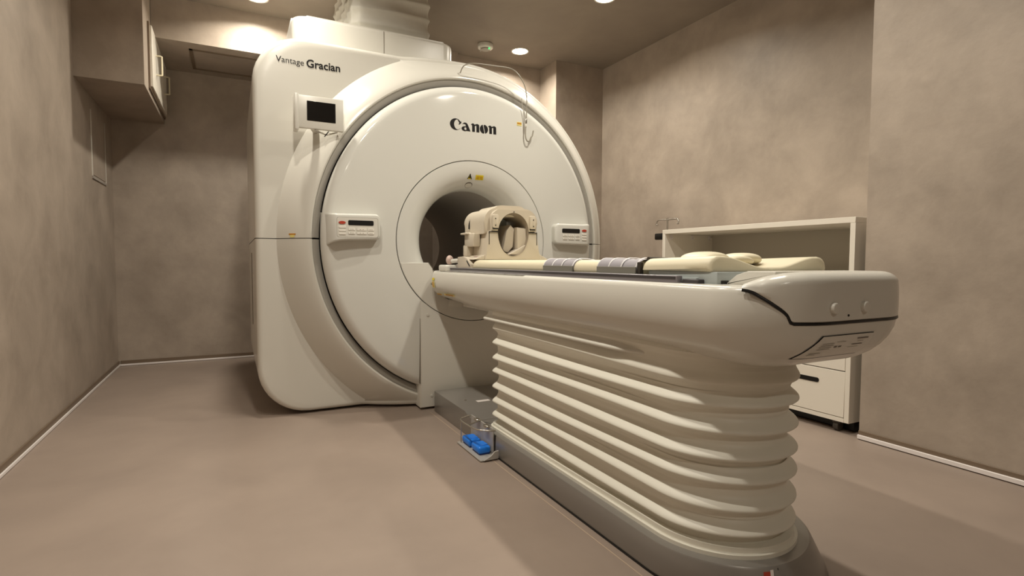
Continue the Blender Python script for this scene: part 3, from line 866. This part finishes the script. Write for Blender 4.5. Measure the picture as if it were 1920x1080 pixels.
def strap(name, y0, y1, label, lift):
    s_ = thing(name, (MX0, (y0+y1)/2, .905), label, 'strap', 'grey straps across the mattress')
    S = msec(28, .9055, .955, .028)
    P = S[1:-1]
    # outward offset
    out = []
    for i, p in enumerate(P):
        a = Vector(P[max(i-1, 0)]); b = Vector(P[min(i+1, len(P)-1)]); d = (b-a).normalized(); out.append((p[0]-d.y*1.0, p[1]+d.x*1.0, -d.y, d.x))
    def fn(u, v):
        i = int(round(u*(len(P)-1))); p = P[i]; n = out[i]
        k = int(round(v*3)); off = [.001, .001, lift, lift][k]; y = [y0, y1, y1, y0][k]
        return (p[0]+n[2]*off, y, p[1]+n[3]*off)
    sb = grid('strap_band', fn, len(P), 4, M_STRAP, s_, cv=True, angle=50)
    # two pale stitched lines and the folded lower edge
    for q in (.0, .36, .68, .985):
        y = y0+(y1-y0)*q
        def fl(u, v):
            i = 1+int(round(u*(len(P)-3))); p = P[i]; n = out[i]; k = int(round(v*3))
            off = [lift-.001, lift-.001, lift+.001, lift+.001][k]; yy = [y, y+.005, y+.005, y][k]
            return (p[0]+n[2]*off, yy, p[1]+n[3]*off)
        grid('stitch_line', fl, len(P)-2, 4, M_STRAPLINE, s_, cv=True)
    box('strap_edge', MX0-lift-.004, MX0-lift+.002, y0, y1, .905, .932, M_STRAPLO, s_, .001, 1)
    return s_
strap('body_strap', 1.745, 1.965, 'narrow grey strap across the mattress nearer the head coil', .006)
s2 = strap('body_strap', 1.375, 1.585, 'grey strap across the mattress nearer the foot end, dark underside showing', .007)
box('strap_underside', MX0-.004, MX0+.01, 1.358, 1.376, .907, .948, M_VELCRO, s2, .002, 1)
vb = []
for k in range(8): vb.append((1.20+.055*k, 1.366+.004*math.sin(k*2.3), .957-.001*k))
tube('strap_underside', smooth_pts(vb, 3), .008, M_VELCRO, s2, 8)

# cream positioning cushion
cu = thing('positioning_cushion', (1.42, 1.24, .935), 'small cream two-lobed cushion lying on the foot mattress', 'cushion')
def lobe(cx, cy, cz, a, b, c, rot=0):
    def fn(u, v):
        th = 2*PI*u; ph = -PI/2+PI*v
        f = lambda w_, e: math.copysign(abs(w_)**e, w_)
        x = a*f(math.cos(ph), .7)*f(math.cos(th), .75); y = b*f(math.cos(ph), .7)*f(math.sin(th), .75); z = c*f(math.sin(ph), .8)
        z += .006*math.cos(x*25)
        return (cx+x*math.cos(rot)-y*math.sin(rot), cy+x*math.sin(rot)+y*math.cos(rot), cz+z)
    return grid('cushion_lobe', fn, 40, 20, M_CREAM, cu, cu=True)
lobe(1.335, 1.255, .957, .085, .060, .019, .15); lobe(1.475, 1.235, .955, .060, .055, .018, -.1)
lobe(1.40, 1.18, .950, .060, .022, .012, 0)

# ------------------------------------------------------------------ head coil
hx, hy0, hy1, hz = 1.398, 2.70, 3.02, 1.112
hc = thing('head_coil', (hx, 2.86, .955), 'cream head coil with round opening standing on the head mattress', 'head coil')
def arch(w, zt, zb, rc, n=10):
    """outer outline from left bottom up over to right bottom"""
    pts = [(hx-w, zb)]
    for k in range(n+1):
        a = PI-PI/2*k/n; pts.append((hx-w+rc+rc*math.cos(a), zt-rc+rc*math.sin(a)))
    for k in range(n+1):
        a = PI/2-PI/2*k/n; pts.append((hx+w-rc+rc*math.cos(a), zt-rc+rc*math.sin(a)))
    pts.append((hx+w, zb)); return pts
def ring_arch(name, w, zt, zb, rc, r, y0, y1, m, bev, up=True, czi=hz):
    n = 12; A = arch(w, zt, zb, rc, n)
    k = 24
    I = [(hx+r*math.cos(PI-PI*j/k), czi+r*1.10*math.sin(PI-PI*j/k)) for j in range(k+1)]
    pts = A+[(hx+r, zb)]+I[::-1]+[(hx-r, zb)] if zb < czi else A+I[::-1]
    return prism(name, pts, 'Y', y0, y1, m, hc, bev, 3, angle=45)
ring_arch('coil_shell', .168, 1.245, 1.10, .080, .096, hy0+.03, hy1, M_COIL, .016)
ring_arch('front_frame', .138, 1.234, 1.115, .055, .096, hy0, hy0+.032, M_COIL, .008)
# raised rear crown
prism('crown', arch(.110, 1.262, 1.20, .055), 'Y', hy0+.05, hy1-.05, M_COIL, hc, .012, 3)
# lower half: posts flaring to the base
def lower_half():
    k = 20
    I = [(hx-.096*math.cos(PI*j/k), hz-.140*math.sin(PI*j/k)) for j in range(k+1)]   # from left round the bottom to right
    pts = [(hx-.168, .958), (hx-.162, 1.02), (hx-.150, 1.115), (hx-.096, 1.115)]+I[1:-1]+[(hx+.096, 1.115), (hx+.150, 1.115), (hx+.162, 1.02), (hx+.180, .958)]
    return pts
prism('lower_coil', lower_half(), 'Y', hy0+.005, hy1-.01, M_COIL, hc, .004, 2, angle=45)
prism('side_skirt', [(hx-.235, .957), (hx-.15, .99), (hx-.15, .957)], 'Y', hy0+.02, hy1-.04, M_COIL, hc, .004, 2)
prism('side_skirt', [(hx+.16, .957), (hx+.16, 1.0), (hx+.24, .957)], 'Y', hy0+.02, hy1-.04, M_COIL, hc, .004, 2)
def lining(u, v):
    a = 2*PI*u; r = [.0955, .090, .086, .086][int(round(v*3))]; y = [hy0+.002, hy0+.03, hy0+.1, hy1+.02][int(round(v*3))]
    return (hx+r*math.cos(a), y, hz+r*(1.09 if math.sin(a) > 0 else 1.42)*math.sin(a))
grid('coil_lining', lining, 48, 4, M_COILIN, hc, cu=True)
# dividing line between halves
for s in (-1, 1):
    box('joint_line', hx+s*.097, hx+s*.150, hy0-.001, hy0+.01, 1.108, 1.112, M_GAP, hc)
    box('joint_line', hx+s*.150-.0015, hx+s*.150+.0015, hy0+.003, hy0+.008, 1.04, 1.112, M_GAP, hc)
# latches with bolts on the front frame
for s in (-1, 1):
    x0 = hx+s*.116
    prism('latch', rrect(x0-.018, x0+.018, 1.130, 1.205, .009, 4), 'Y', hy0-.012, hy0+.004, M_COIL, hc, .003, 2)
    for dz in (1.145, 1.182):
        cyl('bolt', (x0+.003*s, hy0-.012, dz), .0032, .004, M_INK, hc, 'Y', 10)
    box('latch_shadow', x0-.016, x0+.016, hy0-.010, hy0-.001, 1.124, 1.130, M_GAP, hc)
cyl('bolt', (hx, hy0-.001, 1.228-.005), .003, .004, M_INK, hc, 'Y', 10)
# inside: neck pads
prism('head_pad', [(hx-.045, 1.005), (hx-.02, 1.12), (hx+.005, 1.155), (hx+.03, 1.13), (hx+.02, 1.03), (hx-.01, .998)], 'Y', hy0+.05, hy0+.22, M_PAD, hc, .004, 2)
prism('head_pad', [(hx+.035, 1.02), (hx+.03, 1.14), (hx+.088, 1.135), (hx+.09, 1.06), (hx+.07, 1.015)], 'Y', hy0+.02, hy0+.20, M_PAD, hc, .004, 2)
prism('neck_rest', [(hx-.03, .985), (hx+.085, 1.045), (hx+.075, 1.015), (hx+.035, .985)], 'Y', hy0+.01, hy0+.12, M_PAD, hc, .004, 2)
box('mirror', hx-.03, hx+.055, hy0+.20, hy0+.21, 1.13, 1.205, M_PLATE, hc, .003, 1)
# side clamps
for s in (-1, 1):
    xa, xb = sorted((hx+s*.160, hx+s*.205))
    box('side_clamp', xa, xb, 2.80, 2.93, 1.03, 1.105, M_COIL, hc, .007, 2)
    box('side_clamp_arm', xa, xb, 2.89, 2.95, .976, 1.04, M_COIL, hc, .006, 2)
box('clamp_lever', hx-.222, hx-.165, 2.86, 2.95, 1.100, 1.110, M_COIL, hc, .003, 1)
tube('shell_slot', smooth_pts([(hx-.1695, 2.94, 1.135), (hx-.166, 2.94, 1.17), (hx-.150, 2.94, 1.205)]), .006, M_GAP, hc, 8)
box('pink_sticker', hx-.20, hx-.16, 2.76, 2.80, .972, .976, M_PINK, hc)
# coil end block and cable plug at the head end of the mattress
hb = thing('coil_mount', (1.19, 2.80, .905), 'pale block with black slot and cable plug at the head end of the mattress', 'mount')
prism('mount_block', [(2.745, .906), (2.745, .930), (2.80, .968), (2.86, .975), (2.94, .972), (2.94, .906)], 'X', 1.155, 1.250, M_COIL, hb, .005, 2)
prism('slot', [(2.752, .922), (2.795, .953), (2.80, .948), (2.762, .920)], 'X', 1.1525, 1.16, M_BLACK, hb)
box('mount_block', 1.25, 1.66, 2.75, 2.95, .906, .957, M_COIL, hb, .006, 2)
box('cable_clamp', 1.165, 1.20, 2.945, 2.99, .906, .93, M_BORE, hb, .004, 1)
tube('cable', smooth_pts([(1.185, 2.93, .945), (1.18, 3.0, .950), (1.17, 3.06, .948)]), .013, M_WHITE2, hb, 12)
lobe_o = grid('plug', lambda u, v: (1.165+.022*math.cos(-PI/2+PI*v)*math.cos(2*PI*u), 3.095+.026*math.cos(-PI/2+PI*v)*math.sin(2*PI*u), .954+.029*math.sin(-PI/2+PI*v)), 20, 12, M_PINK, hb, cu=True)

# ------------------------------------------------------------------ foot switch
fs = thing('foot_switch', (1.06, 2.45, 0), 'metal foot switch with two blue pedals beside the table base', 'foot switch')
prism('floor_plate', rrect(1.016, 1.108, 2.295, 2.60, .008, 3), 'Z', .002, .010, M_PAINT, fs, .002, 1)
prism('side_flange', [(1.030, .008), (1.108, .008), (1.108, .046), (1.088, .044), (1.070, .024), (1.040, .012)], 'Y', 2.288, 2.296, M_PAINT, fs, .001, 1)
box('back_plate', 1.104, 1.110, 2.345, 2.62, .01, .135, M_PAINT, fs, .001, 1)
for y in (2.475, 2.355):
    pd = box('pedal', 1.034, 1.098, y, y+.10, .016, .050, M_BLUE, fs, .010, 3)
    box('pedal_foot', 1.040, 1.096, y+.006, y+.094, .008, .018, M_DBLUE, pd, .002, 1)
    box('pedal_pad', 1.052, 1.092, y+.02, y+.08, .0498, .0525, M_BLUE, pd, .001, 1)
gr = smooth_pts([(1.112, 2.63, .128), (1.06, 2.60, .134), (1.022, 2.56, .134), (1.020, 2.45, .134), (1.035, 2.37, .134), (1.07, 2.335, .134), (1.108, 2.325, .132)], 5)
tube('guard_bar', gr, .0045, M_METAL, fs, 8)
tube('guard_bar', [(1.022, 2.46, .134), (1.108, 2.50, .136)], .004, M_METAL, fs, 8)
tube('guard_bar', [(1.030, 2.575, .008), (1.030, 2.575, .134)], .003, M_METAL, fs, 8)
box('guard_hinge', 1.085, 1.108, 2.50, 2.54, .128, .142, M_METAL, fs, .003, 1)
box('guard_hinge', 1.085, 1.108, 2.38, 2.42, .128, .142, M_METAL, fs, .003, 1)

# ------------------------------------------------------------------ wall cupboard on the soffit
cb = thing('wall_cupboard', (-.53, 5.35, 2.2), 'white cupboard doors with pull handles set in the boxed soffit on the left', 'cupboard')
box('frame', -.531, -.520, 4.84, 5.84, 2.215, 2.70, M_SKIRT, cb)
for (y0, y1, hy) in ((4.86, 5.34, 5.08), (5.35, 5.82, 5.62)):
    d = box('door', -.522, -.505, y0, y1, 2.235, 2.68, M_CAB, cb, .002, 1)
    tube('handle', smooth_pts([(-.507, hy, 2.53), (-.470, hy, 2.53), (-.466, hy, 2.51), (-.466, hy, 2.40), (-.470, hy, 2.385), (-.507, hy, 2.385)], 3), .006, M_CREAM, d, 8)
# framed access panel on the left wall
ap = thing('access_panel', (XL, 5.33, 1.8), 'narrow framed access panel in the left wall beneath the boxed soffit', 'panel')
box('panel_board', XL, XL+.003, 5.09, 5.56, 1.59, 2.07, M_WALL, ap)
for a in ((5.08, 5.088, 1.575, 2.07), (5.562, 5.57, 1.575, 2.07)):
    box('frame', XL, XL+.006, a[0], a[1], a[2], a[3], M_WHITE2, ap)
box('frame', XL, XL+.008, 5.08, 5.57, 1.560, 1.578, M_BORE, ap)

# ------------------------------------------------------------------ smoke detector
sd = thing('ceiling_sensor', (2.15, 4.75, H), 'round white ceiling sensor with green light left of the downlight', 'sensor')
cyl('sensor_body', (2.15, 4.75, H-.022), .072, .044, M_WHITE2, sd, bev=.01)
cyl('sensor_core', (2.15, 4.75, H-.048), .045, .014, M_KEYSH, sd, bev=.003)
cyl('status_light', (2.17, 4.71, H-.050), .008, .012, M_GREEN, sd)
tube('pull_cord', [(2.09, 4.73, H-.04), (2.09, 4.73, H-.085)], .004, M_WHITE2, sd, 8)

# ------------------------------------------------------------------ cabinet on casters
cx0, cx1, cy0, cy1, cz0, cz1 = XP, 3.50, 1.757, 3.232, .064, 1.195
cab = thing('storage_cabinet', (3.24, 2.49, 0), 'low white storage cabinet with open top bay and drawers against the right wall', 'cabinet')
box('top_board', cx0, cx1, cy0, cy1, cz1-.032, cz1, M_CAB, cab, .0015, 1)
box('side_board', cx0, cx1, cy0, cy0+.028, cz0, cz1-.032, M_CAB, cab, .0015, 1)
box('side_board', cx0, cx1, cy1-.028, cy1, cz0, cz1-.032, M_CAB, cab, .0015, 1)
box('back_board', cx1-.012, cx1, cy0+.028, cy1-.028, cz0, cz1-.032, M_CABIN, cab)
box('bottom_board', cx0, cx1-.012, cy0+.028, cy1-.028, cz0, cz0+.022, M_CAB, cab)
box('shelf', cx0+.01, cx1-.012, cy0+.028, cy1-.028, .862, .885, M_CAB, cab)
yw = (cy1-cy0-.056)/3
for i in range(3):
    for k in range(2):
        y0 = cy0+.028+yw*i+.002; z0, z1 = [(.090, .345), (.350, .858)][k]
        d = box('drawer_front', cx0+.002, cx0+.022, y0, y0+yw-.004, z0, z1, M_CAB, cab, .0015, 1)
        hy = y0+yw*.5; hz_ = [.272, .78][k]
        prism('handle_slot', rrect(hy-.09, hy+.09, hz_-.013, hz_+.013, .012, 5), 'X', cx0-.0005, cx0+.004, M_BLACK, d)
box('underside_shade', cx0+.085, cx1-.05, cy0+.02, cy1-.02, .008, cz0, M_BLACK, cab)  # black box painted in for the shade beneath the cabinet
for x in (cx0+.045, cx1-.025):
    for y in (cy0+.085, cy1-.085):
        wv = cyl('caster', (x, y, .0285), .0285, .030, M_CASTER, cab, 'Y', 24, .004)
        box('caster_fork', x-.02, x+.02, y-.022, y+.022, .045, cz0, M_CASTER, wv, .002, 1)
# hooks on the inner side board
for k, x in enumerate((3.04, 3.26, 3.45)):
    lab = ['small white hook in the cabinet bay nearest the front edge', 'small white hook in the cabinet bay, middle of the three', 'small white hook in the cabinet bay deepest inside'][k]
    hk = thing('wall_hook', (x, cy1-.028, 1.14), lab, 'hook', 'hooks in the cabinet bay')
    box('hook_plate', x-.012, x+.012, cy1-.033, cy1-.028, 1.122, 1.158, M_STRIP, hk, .001, 1)
    tube('hook_arm', smooth_pts([(x, cy1-.032, 1.136), (x, cy1-.045, 1.130), (x, cy1-.052, 1.137)], 4), .0035, M_STRIP, hk, 8)

# ------------------------------------------------------------------ IV stand
iv = thing('infusion_stand', (3.25, 3.47, 0), 'chrome infusion stand with hooked top rising behind the white cabinet', 'infusion stand')
tube('pole', [(3.25, 3.47, .05), (3.25, 3.47, 1.315)], .008, M_METAL, iv, 12)
tube('pole', [(3.25, 3.47, .05), (3.25, 3.47, .90)], .013, M_METAL, iv, 12)
dv = Vector((.02, -1, 0)).normalized()
hp = []
for s in (-1, 1):
    hp = [Vector((3.25, 3.47, 1.30))+dv*s*a+Vector((0, 0, z)) for a, z in ((0, 0), (.09, .004), (.115, -.002), (.128, -.02), (.124, -.038), (.110, -.036))]
    tube('hook', smooth_pts(hp, 4), .0055, M_METAL, iv, 8)
box('height_clamp', 3.225, 3.275, 3.46, 3.60, 1.135, 1.19, M_BLACK, iv, .01, 2)
for k in range(5):
    a = 2*PI*k/5+.3
    e = Vector((3.25+.20*math.cos(a), 3.47+.20*math.sin(a)*.9, .03)); s0 = Vector((3.25, 3.47, .06))
    tube('leg', [s0, e], .011, M_METAL, iv, 8)
    cyl('wheel', (e.x, e.y, .0225), .0225, .02, M_CASTER, iv, 'Y', 16)
